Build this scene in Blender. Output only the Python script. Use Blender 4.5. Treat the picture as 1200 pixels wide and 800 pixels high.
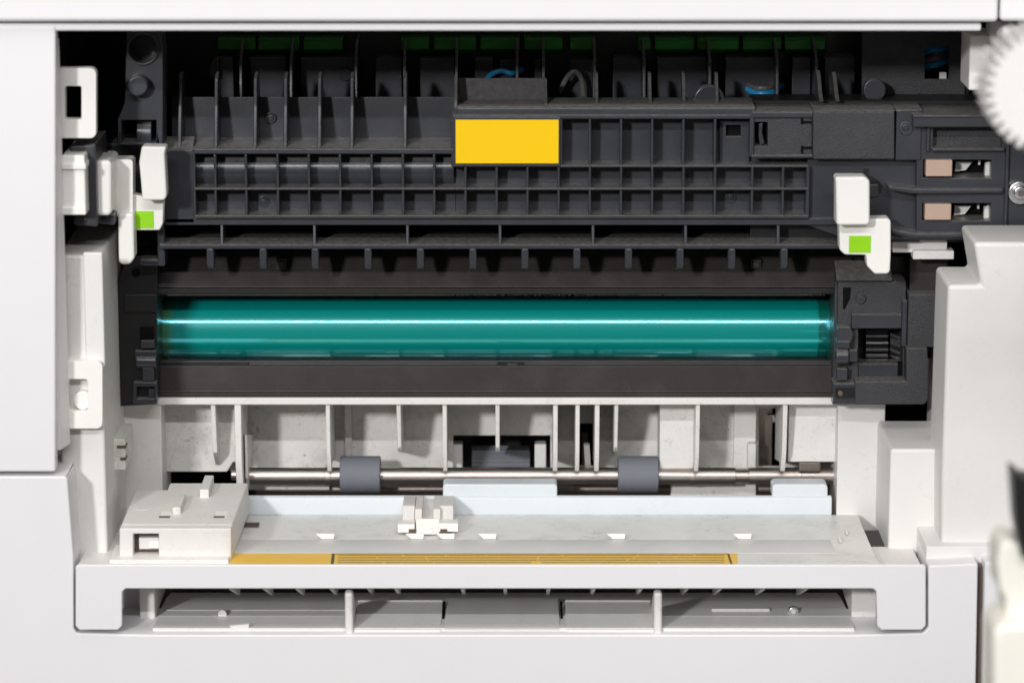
import bpy, bmesh, math, random
from mathutils import Vector, Matrix
random.seed(7)
S = bpy.context.scene
for o in list(bpy.data.objects):
    bpy.data.objects.remove(o)

# ---------------------------------------------------------------- camera
# everything is laid out in millimetres (X right, Y into the machine, Z up) and scaled to metres
MM = 0.001
FPX, TILT, DIST = 4000.0, math.radians(12.0), 1520.0
FW = Vector((0, math.cos(TILT), -math.sin(TILT)))
UP = Vector((0, math.sin(TILT), math.cos(TILT)))
CAM = -FW * DIST
cd = bpy.data.cameras.new('camera')
cam = bpy.data.objects.new('camera', cd)
S.collection.objects.link(cam)
cam.location = CAM * MM
cam.rotation_euler = (math.pi / 2 - TILT, 0, 0)
cd.sensor_width = 36.0
cd.lens = 36.0 * FPX / 1200.0
cd.clip_start = 0.05
cd.clip_end = 50.0
cd.dof.use_dof = True
cd.dof.focus_distance = 1.61
cd.dof.aperture_fstop = 8.0
S.camera = cam

# ---------------------------------------------------------------- light
W = bpy.data.worlds.new('World')
S.world = W
W.use_nodes = True
bg = W.node_tree.nodes['Background']
bg.inputs[0].default_value = (1.0, 0.94, 0.885, 1)
bg.inputs[1].default_value = 0.07


def area(name, loc, target, power, sx, sy, col=(1, 1, 1)):
    l = bpy.data.lights.new(name, 'AREA')
    l.shape = 'RECTANGLE'
    l.size, l.size_y = sx, sy
    l.energy = power
    l.color = col
    o = bpy.data.objects.new(name, l)
    S.collection.objects.link(o)
    o.location = loc
    o.rotation_euler = (Vector(target) - Vector(loc)).to_track_quat('-Z', 'Y').to_euler()
    return o


area('key_softbox', (-1.333, -3.472, 1.173), (0, 0.05, 0), 85, 0.24, 0.24, (1.0, 0.995, 0.99))
area('strip_softbox', (0.0, -1.62, 1.02), (0, 0.1, 0), 16, 1.3, 0.026, (0.98, 0.99, 1.0))
area('overhead_fill', (0.0, -0.75, 1.75), (0, 0.1, 0), 19, 2.2, 0.9, (1.0, 0.95, 0.90))  # added warm fill from above, brightens ledge tops and edges

S.view_settings.view_transform = 'Standard'
S.view_settings.look = 'None'
S.view_settings.exposure = 0.0
S.view_settings.gamma = 1.0
S.view_settings.use_curve_mapping = False
S.render.engine = 'CYCLES'
S.render.resolution_x, S.render.resolution_y = 1024, 682


# ---------------------------------------------------------------- pixel of the photograph + depth -> place
def ray(px, py):
    return Vector((1, 0, 0)) * ((px - 600) / FPX) + UP * ((400 - py) / FPX) + FW


def at(px, py, Y):
    d = ray(px, py)
    t = (Y - CAM.y) / d.y
    return CAM + d * t


def Zp(py, Y):
    return at(600, py, Y).z


def Xp(px, Y, py=400):
    return at(px, py, Y).x


# ---------------------------------------------------------------- materials
def srgb(r, g, b):
    def f(c):
        c /= 255.0
        return c / 12.92 if c <= 0.04045 else ((c + 0.055) / 1.055) ** 2.4
    return (f(r), f(g), f(b), 1)


def plastic(name, col, rough=0.45, grain=0.06, gscale=2600, dirt=0.0, dirtcol=(0.25, 0.22, 0.2, 1), specks=0.0,
            speckcol=(0.6, 0.6, 0.6, 1), spec=0.5, metallic=0.0, var=0.05, top_light=0.0):
    m = bpy.data.materials.new(name)
    m.use_nodes = True
    nt = m.node_tree
    N, L = nt.nodes, nt.links
    b = N['Principled BSDF']
    b.inputs['Roughness'].default_value = rough
    b.inputs['Metallic'].default_value = metallic
    b.inputs['Specular IOR Level'].default_value = spec
    tc = N.new('ShaderNodeTexCoord')
    co = tc.outputs['Object']

    def noise(scale, detail=3, rgh=0.55, dist=0.0):
        n = N.new('ShaderNodeTexNoise')
        n.inputs['Scale'].default_value = scale
        n.inputs['Detail'].default_value = detail
        n.inputs['Roughness'].default_value = rgh
        n.inputs['Distortion'].default_value = dist
        L.new(co, n.inputs['Vector'])
        return n.outputs['Fac']

    def ramp(src, a, c):
        r = N.new('ShaderNodeMapRange')
        r.inputs['From Min'].default_value = a
        r.inputs['From Max'].default_value = c
        L.new(src, r.inputs['Value'])
        return r.outputs[0]

    def mix(fac, A, B):
        x = N.new('ShaderNodeMix')
        x.data_type = 'RGBA'
        if hasattr(fac, 'node'):
            L.new(fac, x.inputs[0])
        else:
            x.inputs[0].default_value = fac
        for v, i in ((A, 6), (B, 7)):
            if hasattr(v, 'node'):
                L.new(v, x.inputs[i])
            else:
                x.inputs[i].default_value = v
        return x.outputs[2]

    def mul(a, k):
        x = N.new('ShaderNodeMath')
        x.operation = 'MULTIPLY'
        L.new(a, x.inputs[0])
        if hasattr(k, 'node'):
            L.new(k, x.inputs[1])
        else:
            x.inputs[1].default_value = k
        return x.outputs[0]

    dark = tuple(c * (1 - var * 2) for c in col[:3]) + (1,)
    light = tuple(min(1, c * (1 + var)) for c in col[:3]) + (1,)
    c = mix(noise(38, 4, 0.6), dark, light)
    if dirt:
        big = ramp(noise(55, 5, 0.65, 0.6), 0.50, 0.72)
        c = mix(mul(big, dirt * dirt * 0.42), c, dirtcol)
        st = ramp(noise(150, 7, 0.72, 2.2), 0.555, 0.70)
        c = mix(mul(mul(st, ramp(noise(30, 2), 0.42, 0.62)), dirt * 0.95), c, dirtcol)
        sp = ramp(noise(900, 2, 0.5), 0.735, 0.76)
        c = mix(mul(sp, min(1, dirt * 1.1)), c, (0.05, 0.045, 0.04, 1))
    if specks:
        sp = ramp(noise(2300, 2, 0.5), 0.66, 0.74)
        c = mix(mul(mul(sp, ramp(noise(24, 3), 0.38, 0.66)), specks), c, speckcol)
        hz = ramp(noise(70, 5, 0.65, 0.5), 0.5, 0.75)
        c = mix(mul(hz, specks * 0.16), c, speckcol)
    if top_light:
        # upward faces painted pale brownish as if lit from above, mottled like dust
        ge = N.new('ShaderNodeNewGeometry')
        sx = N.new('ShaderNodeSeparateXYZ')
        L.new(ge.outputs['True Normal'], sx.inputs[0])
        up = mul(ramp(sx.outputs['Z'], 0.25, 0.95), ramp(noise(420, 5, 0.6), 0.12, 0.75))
        c = mix(mul(up, top_light), c, (0.30, 0.275, 0.25, 1))
    L.new(c, b.inputs['Base Color'])
    # gloss is uneven where the part has been handled
    rr = N.new('ShaderNodeMapRange')
    rr.inputs['To Min'].default_value = max(0.02, rough - 0.07)
    rr.inputs['To Max'].default_value = rough + 0.07
    L.new(noise(90, 4), rr.inputs['Value'])
    L.new(rr.outputs[0], b.inputs['Roughness'])
    if grain:
        bp = N.new('ShaderNodeBump')
        bp.inputs['Strength'].default_value = grain
        bp.inputs['Distance'].default_value = 0.0004
        L.new(noise(gscale, 2), bp.inputs['Height'])
        L.new(bp.outputs[0], b.inputs['Normal'])
    return m


M = {}
M['shell'] = plastic('shell_plastic', (0.785, 0.778, 0.788, 1), 0.48, 0.10, 1700, var=0.012)
M['inner'] = plastic('inner_white_plastic', (0.765, 0.74, 0.715, 1), 0.46, 0.05, 1500, dirt=0.5, var=0.03)
M['sooty'] = plastic('toner_stained_white_plastic', (0.74, 0.71, 0.68, 1), 0.48, 0.05, 1500, dirt=1.0, var=0.05)
M['cover'] = plastic('clean_white_plastic', (0.765, 0.745, 0.725, 1), 0.46, 0.05, 1500, dirt=0.22, var=0.03)
M['tray'] = plastic('grey_white_plastic', (0.80, 0.795, 0.765, 1), 0.42, 0.05, 1500, dirt=0.75, var=0.05)
M['floor'] = plastic('cassette_grey_plastic', (0.76, 0.75, 0.735, 1), 0.42, 0.05, 1500, dirt=0.25, var=0.03)
M['ice'] = plastic('bluish_white_plastic', (0.69, 0.735, 0.765, 1), 0.35, 0.03, 1500, dirt=0.15, var=0.02)
M['ivory'] = plastic('ivory_plastic', (0.87, 0.85, 0.815, 1), 0.38, 0.03, 1500, var=0.015)
M['cream'] = plastic('cream_plastic', (0.86, 0.83, 0.75, 1), 0.45, 0.03, 1500, var=0.03)
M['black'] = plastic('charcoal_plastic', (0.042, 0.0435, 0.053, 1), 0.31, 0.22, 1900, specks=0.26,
                     speckcol=(0.20, 0.20, 0.21, 1), spec=0.5, top_light=0.75, var=0.12)
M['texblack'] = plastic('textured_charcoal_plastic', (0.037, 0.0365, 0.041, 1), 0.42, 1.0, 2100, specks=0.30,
                        speckcol=(0.20, 0.20, 0.21, 1), spec=0.45, top_light=0.75, var=0.1)
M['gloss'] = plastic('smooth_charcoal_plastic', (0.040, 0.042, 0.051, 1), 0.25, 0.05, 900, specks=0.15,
                     speckcol=(0.2, 0.2, 0.21, 1), top_light=0.75, var=0.1)
M['brown'] = plastic('brown_black_plastic', (0.031, 0.0255, 0.025, 1), 0.42, 0.12, 1900, specks=0.5,
                     speckcol=(0.19, 0.175, 0.165, 1), var=0.15)
M['jet'] = plastic('jet_black_plastic', (0.014, 0.013, 0.014, 1), 0.35, 0.08, 1900, specks=0.25,
                   speckcol=(0.10, 0.095, 0.09, 1), var=0.15)
M['void'] = plastic('chassis_and_hole_shade', (0.004, 0.0036, 0.0035, 1), 0.8, 0.1, 900, var=0.2, spec=0.12)  # near black; also painted in as shade inside slots, holes and gear gaps
M['seam'] = plastic('brown_gap_filler', (0.10, 0.07, 0.062, 1), 0.6, 0.1, 900, var=0.1)
M['yellow'] = plastic('yellow_sticker', srgb(255, 207, 0), 0.5, 0.02, 800, var=0.015, spec=0.25)
M['green'] = plastic('green_sticker', srgb(146, 212, 0), 0.45, 0.02, 800, var=0.02)
M['pcb'] = plastic('dark_green_plastic', (0.008, 0.27, 0.006, 1), 0.35, 0.3, 700, var=0.4)
M['tan'] = plastic('tan_contact', srgb(190, 164, 146), 0.35, 0.05, 900, var=0.06)
M['blue'] = plastic('blue_cable_sleeve', (0.02, 0.30, 0.62, 1), 0.4, 0.0, var=0.03)
M['greycable'] = plastic('grey_cable_sleeve', (0.12, 0.11, 0.11, 1), 0.4, 0.0, var=0.03)
M['rubber'] = plastic('grey_rubber', (0.165, 0.173, 0.20, 1), 0.62, 0.35, 2400, specks=0.35,
                      speckcol=(0.32, 0.33, 0.36, 1), spec=0.35, var=0.06)
M['steel'] = plastic('brushed_steel', (0.52, 0.455, 0.42, 1), 0.36, 0.06, 700, dirt=0.25, metallic=1.0, var=0.08)
M['darksteel'] = plastic('dull_steel', (0.30, 0.25, 0.225, 1), 0.4, 0.08, 700, dirt=0.2, metallic=1.0, var=0.1)
M['zinc'] = plastic('zinc_screw', (0.75, 0.75, 0.76, 1), 0.25, 0.05, 900, metallic=1.0, var=0.08)
M['print'] = plastic('dark_print', (0.10, 0.075, 0.05, 1), 0.5, 0.0, var=0.1)
M['type'] = plastic('brown_small_type', (0.30, 0.20, 0.06, 1), 0.5, 0.0, var=0.1)


def label_material():
    m = plastic('warning_label', srgb(246, 200, 82), 0.45, 0.02, 800, dirt=0.2, var=0.05)
    return m


M['label'] = label_material()


def drum_material():
    m = bpy.data.materials.new('photoconductor_coating')
    m.use_nodes = True
    N, L = m.node_tree.nodes, m.node_tree.links
    b = N['Principled BSDF']
    tc = N.new('ShaderNodeTexCoord')
    sep = N.new('ShaderNodeSeparateXYZ')
    L.new(tc.outputs['Object'], sep.inputs[0])
    # fine rings of coating thickness that run along the axis only as hair lines
    mp = N.new('ShaderNodeMapping')
    mp.inputs['Scale'].default_value = (2.0, 420, 420)
    L.new(tc.outputs['Object'], mp.inputs[0])
    n = N.new('ShaderNodeTexNoise')
    n.inputs['Scale'].default_value = 1.0
    n.inputs['Detail'].default_value = 4
    L.new(mp.outputs[0], n.inputs['Vector'])
    mx = N.new('ShaderNodeMix')
    mx.data_type = 'RGBA'
    mx.inputs[6].default_value = (0.0, 0.43, 0.40, 1)
    mx.inputs[7].default_value = (0.0, 0.60, 0.51, 1)
    L.new(n.outputs['Fac'], mx.inputs[0])
    # toner dust
    d = N.new('ShaderNodeTexNoise')
    d.inputs['Scale'].default_value = 1500
    d.inputs['Detail'].default_value = 3
    L.new(tc.outputs['Object'], d.inputs['Vector'])
    dr = N.new('ShaderNodeMapRange')
    dr.inputs['From Min'].default_value = 0.71
    dr.inputs['From Max'].default_value = 0.76
    L.new(d.outputs['Fac'], dr.inputs['Value'])
    mx2 = N.new('ShaderNodeMix')
    mx2.data_type = 'RGBA'
    mx2.inputs[7].default_value = (0.25, 0.42, 0.42, 1)
    L.new(dr.outputs[0], mx2.inputs[0])
    L.new(mx.outputs[2], mx2.inputs[6])
    col = mx2.outputs[2]
    for a, c, tint in ((-0.1535, -0.1580, (0.10, 0.36, 0.13, 1)), (0.1545, 0.1552, (0.0, 0.22, 0.17, 1))):
        e = N.new('ShaderNodeMapRange')
        e.inputs['From Min'].default_value = a
        e.inputs['From Max'].default_value = c
        L.new(sep.outputs['X'], e.inputs['Value'])
        em = N.new('ShaderNodeMix')
        em.data_type = 'RGBA'
        em.inputs[7].default_value = tint
        L.new(e.outputs[0], em.inputs[0])
        L.new(col, em.inputs[6])
        col = em.outputs[2]
    L.new(col, b.inputs['Base Color'])
    b.inputs['Metallic'].default_value = 0.0
    b.inputs['Roughness'].default_value = 0.3
    b.inputs['Coat Weight'].default_value = 1.0
    b.inputs['Coat Roughness'].default_value = 0.05
    g = N.new('ShaderNodeBsdfPrincipled')
    g.inputs['Base Color'].default_value = (0.045, 0.48, 0.62, 1)
    g.inputs['Coat Weight'].default_value = 1.0
    g.inputs['Coat Roughness'].default_value = 0.04
    g.inputs['Metallic'].default_value = 1.0
    g.inputs['Roughness'].default_value = 0.13
    ms = N.new('ShaderNodeMixShader')
    ms.inputs[0].default_value = 0.55
    L.new(b.outputs[0], ms.inputs[1])
    L.new(g.outputs[0], ms.inputs[2])
    L.new(ms.outputs[0], N['Material Output'].inputs['Surface'])
    return m


M['drum'] = drum_material()
M['dust'] = plastic('toner_dust', (0.012, 0.011, 0.011, 1), 0.9, 0.5, 2500, var=0.3)


# ---------------------------------------------------------------- object helpers
def thing(name, label, cat, base, group=None):
    o = bpy.data.objects.new(name, None)
    S.collection.objects.link(o)
    o.empty_display_size = 0.02
    o.location = Vector(base) * MM
    o['label'] = label
    o['category'] = cat
    if group:
        o['group'] = group
    return o


def world_loc(o):
    v = Vector((0, 0, 0))
    while o is not None:
        v += o.location
        o = o.parent
    return v


def link(name, me, mat, parent, bev=0.0, seg=2, label=None, smooth=True):
    """Link a mesh given in world millimetres as a part; its origin sits at its own middle."""
    vs = [v.co.copy() for v in me.vertices]
    lo = Vector((min(v.x for v in vs), min(v.y for v in vs), min(v.z for v in vs)))
    hi = Vector((max(v.x for v in vs), max(v.y for v in vs), max(v.z for v in vs)))
    c = (lo + hi) / 2
    for v in me.vertices:
        v.co = (v.co - c) * MM
    me.materials.append(M[mat] if isinstance(mat, str) else mat)
    o = bpy.data.objects.new(name, me)
    S.collection.objects.link(o)
    o.location = c * MM
    if parent is not None:
        o.location = c * MM - world_loc(parent)
        o.parent = parent
    for p in me.polygons:
        p.use_smooth = True
    me.set_sharp_from_angle(angle=math.radians(32))
    if bev:
        b = o.modifiers.new('bevel', 'BEVEL')
        b.width = bev * MM
        b.segments = seg
        b.limit_method = 'ANGLE'
        b.angle_limit = math.radians(35)
        b.harden_normals = True
    if label:
        o['label'] = label
    return o


def to_mesh(bm, name):
    bmesh.ops.recalc_face_normals(bm, faces=bm.faces)
    me = bpy.data.meshes.new(name)
    bm.to_mesh(me)
    bm.free()
    return me


def extrude_loops(loops, vec, name):
    """Closed loops (first outer, the rest holes) of world points, filled and pushed along vec."""
    bm = bmesh.new()
    edges = []
    for lp in loops:
        vs = [bm.verts.new(p) for p in lp]
        for i in range(len(vs)):
            edges.append(bm.edges.new((vs[i], vs[(i + 1) % len(vs)])))
    if len(loops) == 1:
        bm.faces.new(bm.verts[:])
    else:
        bmesh.ops.triangle_fill(bm, use_beauty=True, use_dissolve=False, edges=edges)
    faces = bm.faces[:]
    r = bmesh.ops.extrude_face_region(bm, geom=faces, use_keep_orig=True)
    nv = [g for g in r['geom'] if isinstance(g, bmesh.types.BMVert)]
    bmesh.ops.translate(bm, verts=nv, vec=vec)
    return to_mesh(bm, name)


def wbox(name, x0, x1, y0, y1, z0, z1, mat, parent, bev=0.3, **k):
    bm = bmesh.new()
    bmesh.ops.create_cube(bm, size=1)
    for v in bm.verts:
        v.co = Vector((x0 if v.co.x < 0 else x1, y0 if v.co.y < 0 else y1, z0 if v.co.z < 0 else z1))
    return link(name, to_mesh(bm, name), mat, parent, bev, **k)


def box(name, px0, py0, px1, py1, Y0, Y1, mat, parent, bev=0.3, **k):
    """Box whose front face at depth Y0 covers this pixel rectangle."""
    pm = (py0 + py1) / 2
    return wbox(name, Xp(px0, Y0, pm), Xp(px1, Y0, pm), Y0, Y1, Zp(py1, Y0), Zp(py0, Y0), mat, parent, bev, **k)


def plate(name, pts, Y0, Y1, mat, parent, bev=0.3, holes=(), **k):
    """Front outline in pixels at depth Y0 (with holes), extruded back to Y1."""
    loops = [[at(x, y, Y0) for x, y in lp] for lp in [pts] + list(holes)]
    return link(name, extrude_loops(loops, Vector((0, Y1 - Y0, 0)), name), mat, parent, bev, **k)


def rect(x0, y0, x1, y1):
    return [(x0, y0), (x1, y0), (x1, y1), (x0, y1)]


def rrect(x0, y0, x1, y1, r, n=5, corners=(1, 1, 1, 1)):
    out = []
    for (cx, cy, a, on) in ((x1 - r, y0 + r, -90, corners[1]), (x1 - r, y1 - r, 0, corners[2]),
                            (x0 + r, y1 - r, 90, corners[3]), (x0 + r, y0 + r, 180, corners[0])):
        if on:
            for i in range(n + 1):
                t = math.radians(a + 90 * i / n)
                out.append((cx + r * math.cos(t), cy + r * math.sin(t)))
        else:
            out.append((x1 if cx > (x0 + x1) / 2 else x0, y1 if cy > (y0 + y1) / 2 else y0))
    return out


def circ(cx, cy, r, n=24):
    return [(cx + r * math.cos(2 * math.pi * i / n), cy + r * math.sin(2 * math.pi * i / n)) for i in range(n)]


def prof(name, pts, px0, px1, mat, parent, bev=0.3, ref=None, **k):
    """Side profile [(py, Y)...] extruded along X between two pixel columns (measured at the profile's first point)."""
    py, Y = ref if ref else pts[0]
    x0, x1 = Xp(px0, Y, py), Xp(px1, Y, py)
    lp = [Vector((x0, y, Zp(p, y))) for p, y in pts]
    return link(name, extrude_loops([lp], Vector((x1 - x0, 0, 0)), name), mat, parent, bev, **k)


def rib(name, px, w, pts, mat, parent, bev=0.25, **k):
    return prof(name, pts, px - w / 2, px + w / 2, mat, parent, bev, **k)


def cyl_x(name, px0, px1, py, Y, r, mat, parent, bev=0.3, n=40, **k):
    x0, x1, z = Xp(px0, Y, py), Xp(px1, Y, py), Zp(py, Y)
    lp = [Vector((x0, Y + r * math.cos(2 * math.pi * i / n), z + r * math.sin(2 * math.pi * i / n))) for i in range(n)]
    return link(name, extrude_loops([lp], Vector((x1 - x0, 0, 0)), name), mat, parent, bev, **k)


def disc(name, px, py, rpx, Y0, Y1, mat, parent, bev=0.3, n=32, **k):
    return plate(name, circ(px, py, rpx, n), Y0, Y1, mat, parent, bev, **k)


def tube(name, pts, r, mat, parent, n=10, **k):
    """Tube through world points (mm)."""
    P = [Vector(p) for p in pts]
    bm = bmesh.new()
    rings = []
    for i, p in enumerate(P):
        t = (P[min(i + 1, len(P) - 1)] - P[max(i - 1, 0)]).normalized()
        a = t.cross(Vector((0, 0, 1)))
        if a.length < 0.1:
            a = t.cross(Vector((0, 1, 0)))
        a.normalize()
        b = t.cross(a)
        rings.append([bm.verts.new(p + a * r * math.cos(2 * math.pi * j / n) + b * r * math.sin(2 * math.pi * j / n))
                      for j in range(n)])
    for A, B in zip(rings, rings[1:]):
        for j in range(n):
            bm.faces.new((A[j], A[(j + 1) % n], B[(j + 1) % n], B[j]))
    bm.faces.new(rings[0])
    bm.faces.new(rings[-1][::-1])
    return link(name, to_mesh(bm, name), mat, parent, 0, **k)


def curve_pts(pts, steps=8):
    P = [Vector(p) for p in pts]
    out = []
    for i in range(len(P) - 1):
        p0, p1, p2, p3 = P[max(i - 1, 0)], P[i], P[i + 1], P[min(i + 2, len(P) - 1)]
        for s in range(steps):
            t = s / steps
            out.append(0.5 * ((2 * p1) + (p2 - p0) * t + (2 * p0 - 5 * p1 + 4 * p2 - p3) * t * t
                              + (3 * p1 - p0 - 3 * p2 + p3) * t ** 3))
    out.append(P[-1])
    return out


# ================================================================= THE PRINTER BODY
P = thing('laser_printer', 'white office laser printer with its front door open, showing the works inside', 'printer',
          (0, 60, -175))

box('top_panel', -120, -70, 1171, 26.2, -4, 150, 'shell', P, 2.0, seg=4)
box('top_corner_panel', 1173.5, -70, 1330, 25.5, -4, 150, 'shell', P, 2.0, seg=4)
box('top_lip', -120, 27.4, 1150, 36.6, 1, 150, 'shell', P, 0.9, seg=3)
lp = plate('left_panel', rrect(-120, 30.5, 65, 553, 3, corners=(0, 1, 1, 0)), 0, 8.2, 'shell', P, 1.4, seg=3)
fx = [at(-120, 285, 8), at(64.5, 285, 8), at(76.5, 285, 20), at(-120, 285, 20)]
fz0, fz1 = Zp(524, 14), Zp(46, 14)
link('flange', extrude_loops([[Vector((p.x, p.y, fz0)) for p in fx]], Vector((0, 0, fz1 - fz0)), 'flange'), 'shell', lp, 0.8, seg=3)
plate('lower_panel', [(-120, 558), (76, 558), (79, 561), (86, 650), (86, 735), (90, 741.5), (176, 743.5), (1002, 743.5),
                      (1082, 741.5), (1088, 735), (1088, 662.5), (1146, 660), (1142, 880), (-120, 880)], 0, 42, 'shell', P,
      1.6, seg=3)
plate('right_panel', [(1154, 658), (1330, 658), (1330, 880), (1150, 880)], 0, 42, 'shell', P, 1.6, seg=3)
box('panel_gap', 1136, 664, 1164, 880, 5, 30, 'seam', P, 0)

# left side of the bay
col = box('left_column', 70, 299, 122, 668, 26, 112, 'cover', P, 1.5, seg=3)
box('column_step', 99, 296, 121.5, 430, 23.5, 26.2, 'cover', P, 0.8)
clip = box('side_clip', 126, 514, 147, 551, 60, 92, 'sooty', P, 0.8)
box('clip_slot', 137, 522, 147.6, 525, 59.5, 66, 'print', clip, 0)
box('clip_slot', 141, 536, 147.6, 539, 59.5, 66, 'print', clip, 0)
plate('latch_loop', rrect(70, 80, 112.5, 162, 7, corners=(0, 1, 1, 0)), 22, 28, 'ivory', P, 0.9,
      holes=[rrect(76, 101, 95.5, 140, 2)], seg=3)
plate('latch_loop', rrect(78, 423, 120, 502, 7, corners=(0, 1, 1, 0)), 19, 26.5, 'ivory', P, 0.9,
      holes=[rrect(80, 444, 103, 482, 4)], seg=3)
disc('latch_boss', 97, 469, 11, 22, 27, 'ivory', P, 0.6)
# dark chassis around the bay
box('chassis_back', 40, 15, 1175, 345, 178, 184, 'void', P, 0)
wbox('chassis_side', Xp(60, 40), Xp(77, 46), 28.5, 178, Zp(296, 46), Zp(30, 40), 'void', P, 0)
wbox('chassis_side', Xp(1222, 100), Xp(1232, 100), 66, 178, Zp(290, 60), Zp(30, 60), 'void', P, 0)
box('chassis_frame', 113, 168, 150, 310, 105, 150, 'jet', P, 0.5)
# hinge hardware beside the left lever
hb = box('hinge_bracket', 73, 182, 100, 251, 19, 64, 'ivory', P, 0.8)
box('hinge_collar', 72, 192, 100.6, 199, 17.5, 65, 'ivory', hb, 0.5)
box('hinge_collar', 72, 243, 100.6, 252, 17.5, 65, 'ivory', hb, 0.5)
plate('hinge_post', [(82, 172), (112, 169), (114, 266), (86, 264), (85, 256), (100, 255), (99, 183), (82, 181)], 30, 72, 'black', P,
      0.8)
disc('hinge_pin', 121, 184, 6.5, 58, 66, 'darksteel', P, 1.0)
plate('hinge_foot', [(112, 250), (134, 252), (134, 264), (112, 262)], 44, 80, 'black', P, 0.6)

# right side of the bay
plate('right_cover', [(1141, 284), (1330, 284), (1330, 654), (1103, 654), (1103.5, 560), (1111, 334), (1149.5, 334)], 20, 66,
      'cover', P, 2.2, seg=4)
wbox('right_cover_back', Xp(1100, 66, 600), Xp(1330, 66, 600), 65, 120, Zp(700, 66), Zp(360, 66), 'cover', P, 0.5)
box('right_post', 1042, 526, 1112, 652, 48, 106, 'cover', P, 1.6, seg=3)
box('right_plate', 981, 473, 1036, 622, 105, 145, 'cover', P, 0.6)
box('left_plate', 144, 462, 190, 612, 105, 145, 'cover', P, 0.6)
box('floor_corner', 1085, 640, 1330, 672, 12, 64, 'floor', P, 0.5)
box('upper_right_pillar', 1173.5, 31, 1330, 130, 6, 60, 'shell', P, 1.5, seg=3)
box('upper_right_block', 1136, 42, 1178, 106, 46, 76, 'ivory', P, 0.8)

# ------------------------------------------------ paper feed guide under the drum unit
box('guide_rail', 184, 466, 982, 474.5, 103, 113, 'inner', P, 0.8, seg=3)
back = plate('guide_wall', rect(188, 462, 985, 551), 150, 153, 'sooty', P, 0.2,
             holes=[rect(531, 510, 645, 549.5), rect(679, 496, 695.5, 546), rect(889, 478, 915, 547)])
plate('guide_wall_panel', [(188, 470), (276, 470), (276, 541), (273, 541), (266, 552.5), (188, 552.5)], 126, 149.5, 'sooty', P, 0.3)
box('guide_wall_panel', 924, 470, 984, 541, 118, 149.5, 'inner', P, 0.4)
box('guide_wall_panel', 773, 470, 813, 549, 124, 149.5, 'inner', P, 0.5)
box('guide_wall_panel', 404, 470, 412, 549, 146, 149.8, 'sooty', P, 0.3)
box('guide_wall_panel', 876, 520, 886, 549, 140, 149.8, 'inner', P, 0.5)
box('guide_wall_panel', 860, 470, 886, 549, 146, 149.7, 'inner', P, 0.4)
LONG = [(474, 105), (530, 108), (552, 115), (551, 119), (541, 122), (538, 149.8), (470, 149.8), (470, 110)]
SHORT = [(474, 105), (524, 114), (529, 119), (529, 149.8), (470, 149.8), (470, 110)]
for px, w, kind in ((384, 5, 0), (467, 5, 1), (521, 5, 0), (583, 5, 1), (651, 5.5, 0), (677, 5, 0), (700, 5.5, 0),
                    (722.5, 4.5, 1), (818, 5, 0), (920.5, 5.5, 0)):
    rib('guide_rib', px, w, SHORT if kind else LONG, 'inner', P, 0.35)
rib('guide_rib', 249.5, 5.5, [(474, 105), (530, 112), (544, 124), (544, 126.2), (470, 126.2), (470, 110)], 'inner', P, 0.4)
rib('guide_rib', 278.5, 8, [(474, 104), (540, 104), (572, 110), (577, 116), (577, 121), (470, 149.5), (470, 110)], 'inner', P, 0.5)
rib('guide_rib', 288, 3, [(509, 112), (560, 114), (570, 119), (570, 121), (509, 149.5)], 'inner', P, 0.3)
# behind the shaft
box('lower_guide', 286, 561, 386, 574, 136, 158, 'inner', P, 0.4)
box('lower_guide', 786, 561, 886, 583, 136, 158, 'inner', P, 0.4)
box('lower_chassis', 150, 450, 1140, 610, 188, 192, 'void', P, 0)
cyl_x('lower_shaft', 300, 984, 572.5, 143, 3.0, 'darksteel', P, 0.2)
# separation pad roller behind the wall
pad = box('separation_pad_holder', 528, 506, 650, 556, 182, 186, 'jet', P, 0)
pw = cyl_x('separation_roller', 553, 621, 546, 168, 10.5, 'rubber', P, 0.4)
for i in range(9):
    a = math.radians(100 + i * 11)
    zc, yc = Zp(546, 168) + 10.7 * math.sin(a), 168 + 10.7 * math.cos(a)
    wbox('roller_ridge', Xp(554, 163, 546), Xp(620, 163, 546), yc - 0.4, yc + 0.4, zc - 0.4, zc + 0.4, 'rubber', pw, 0.1)
box('pad_post', 529, 520, 542, 552, 155, 162, 'tray', P, 0.4)
box('pad_post', 626.5, 520, 640, 552, 155, 162, 'inner', P, 0.4)
plate('sensor_lever', [(684, 521), (691, 521), (692.5, 548), (685.5, 548)], 128, 133, 'inner', P, 0.4)
box('sensor_arm', 682, 508, 689, 548, 160, 164, 'greycable', P, 0.3)
box('metal_bracket', 880, 462, 905, 556, 160, 163, 'darksteel', P, 0.2)
box('metal_bracket', 900, 486, 918, 489, 158, 160, 'darksteel', P, 0.1)
disc('bracket_screw', 908.5, 492, 3.2, 155, 160, 'zinc', P, 0.3)

# ------------------------------------------------ cassette slot under the tray frame
prof('slot_floor', [(744.5, 6), (735.5, 6), (733.5, 9), (716, 40), (714.5, 40.5), (712, 44), (700, 68), (694, 90), (770, 90), (770, 6)],
     179, 1001, 'floor', P, 0.25)
prof('slot_floor_line', [(716, 39.0), (714.2, 39.0), (713.4, 41.5), (716, 42)], 192, 408, 'inner', P, 0.15)
prof('slot_floor_line', [(717, 37.4), (712.6, 37.4), (711, 42), (716, 42)], 834, 902, 'inner', P, 0.3)
box('slot_back', 183, 686, 1000, 712, 92, 96, 'seam', P, 0)
rib('slot_guide', 409, 9.5, [(744, 2.5), (694, 4), (690.5, 7), (690.5, 12), (715, 46), (745, 30)], 'inner', P, 1.4, seg=3)
rib('slot_guide', 771, 9.5, [(744, 2.5), (694, 4), (690.5, 7), (690.5, 12), (715, 46), (745, 30)], 'inner', P, 1.4, seg=3)
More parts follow.
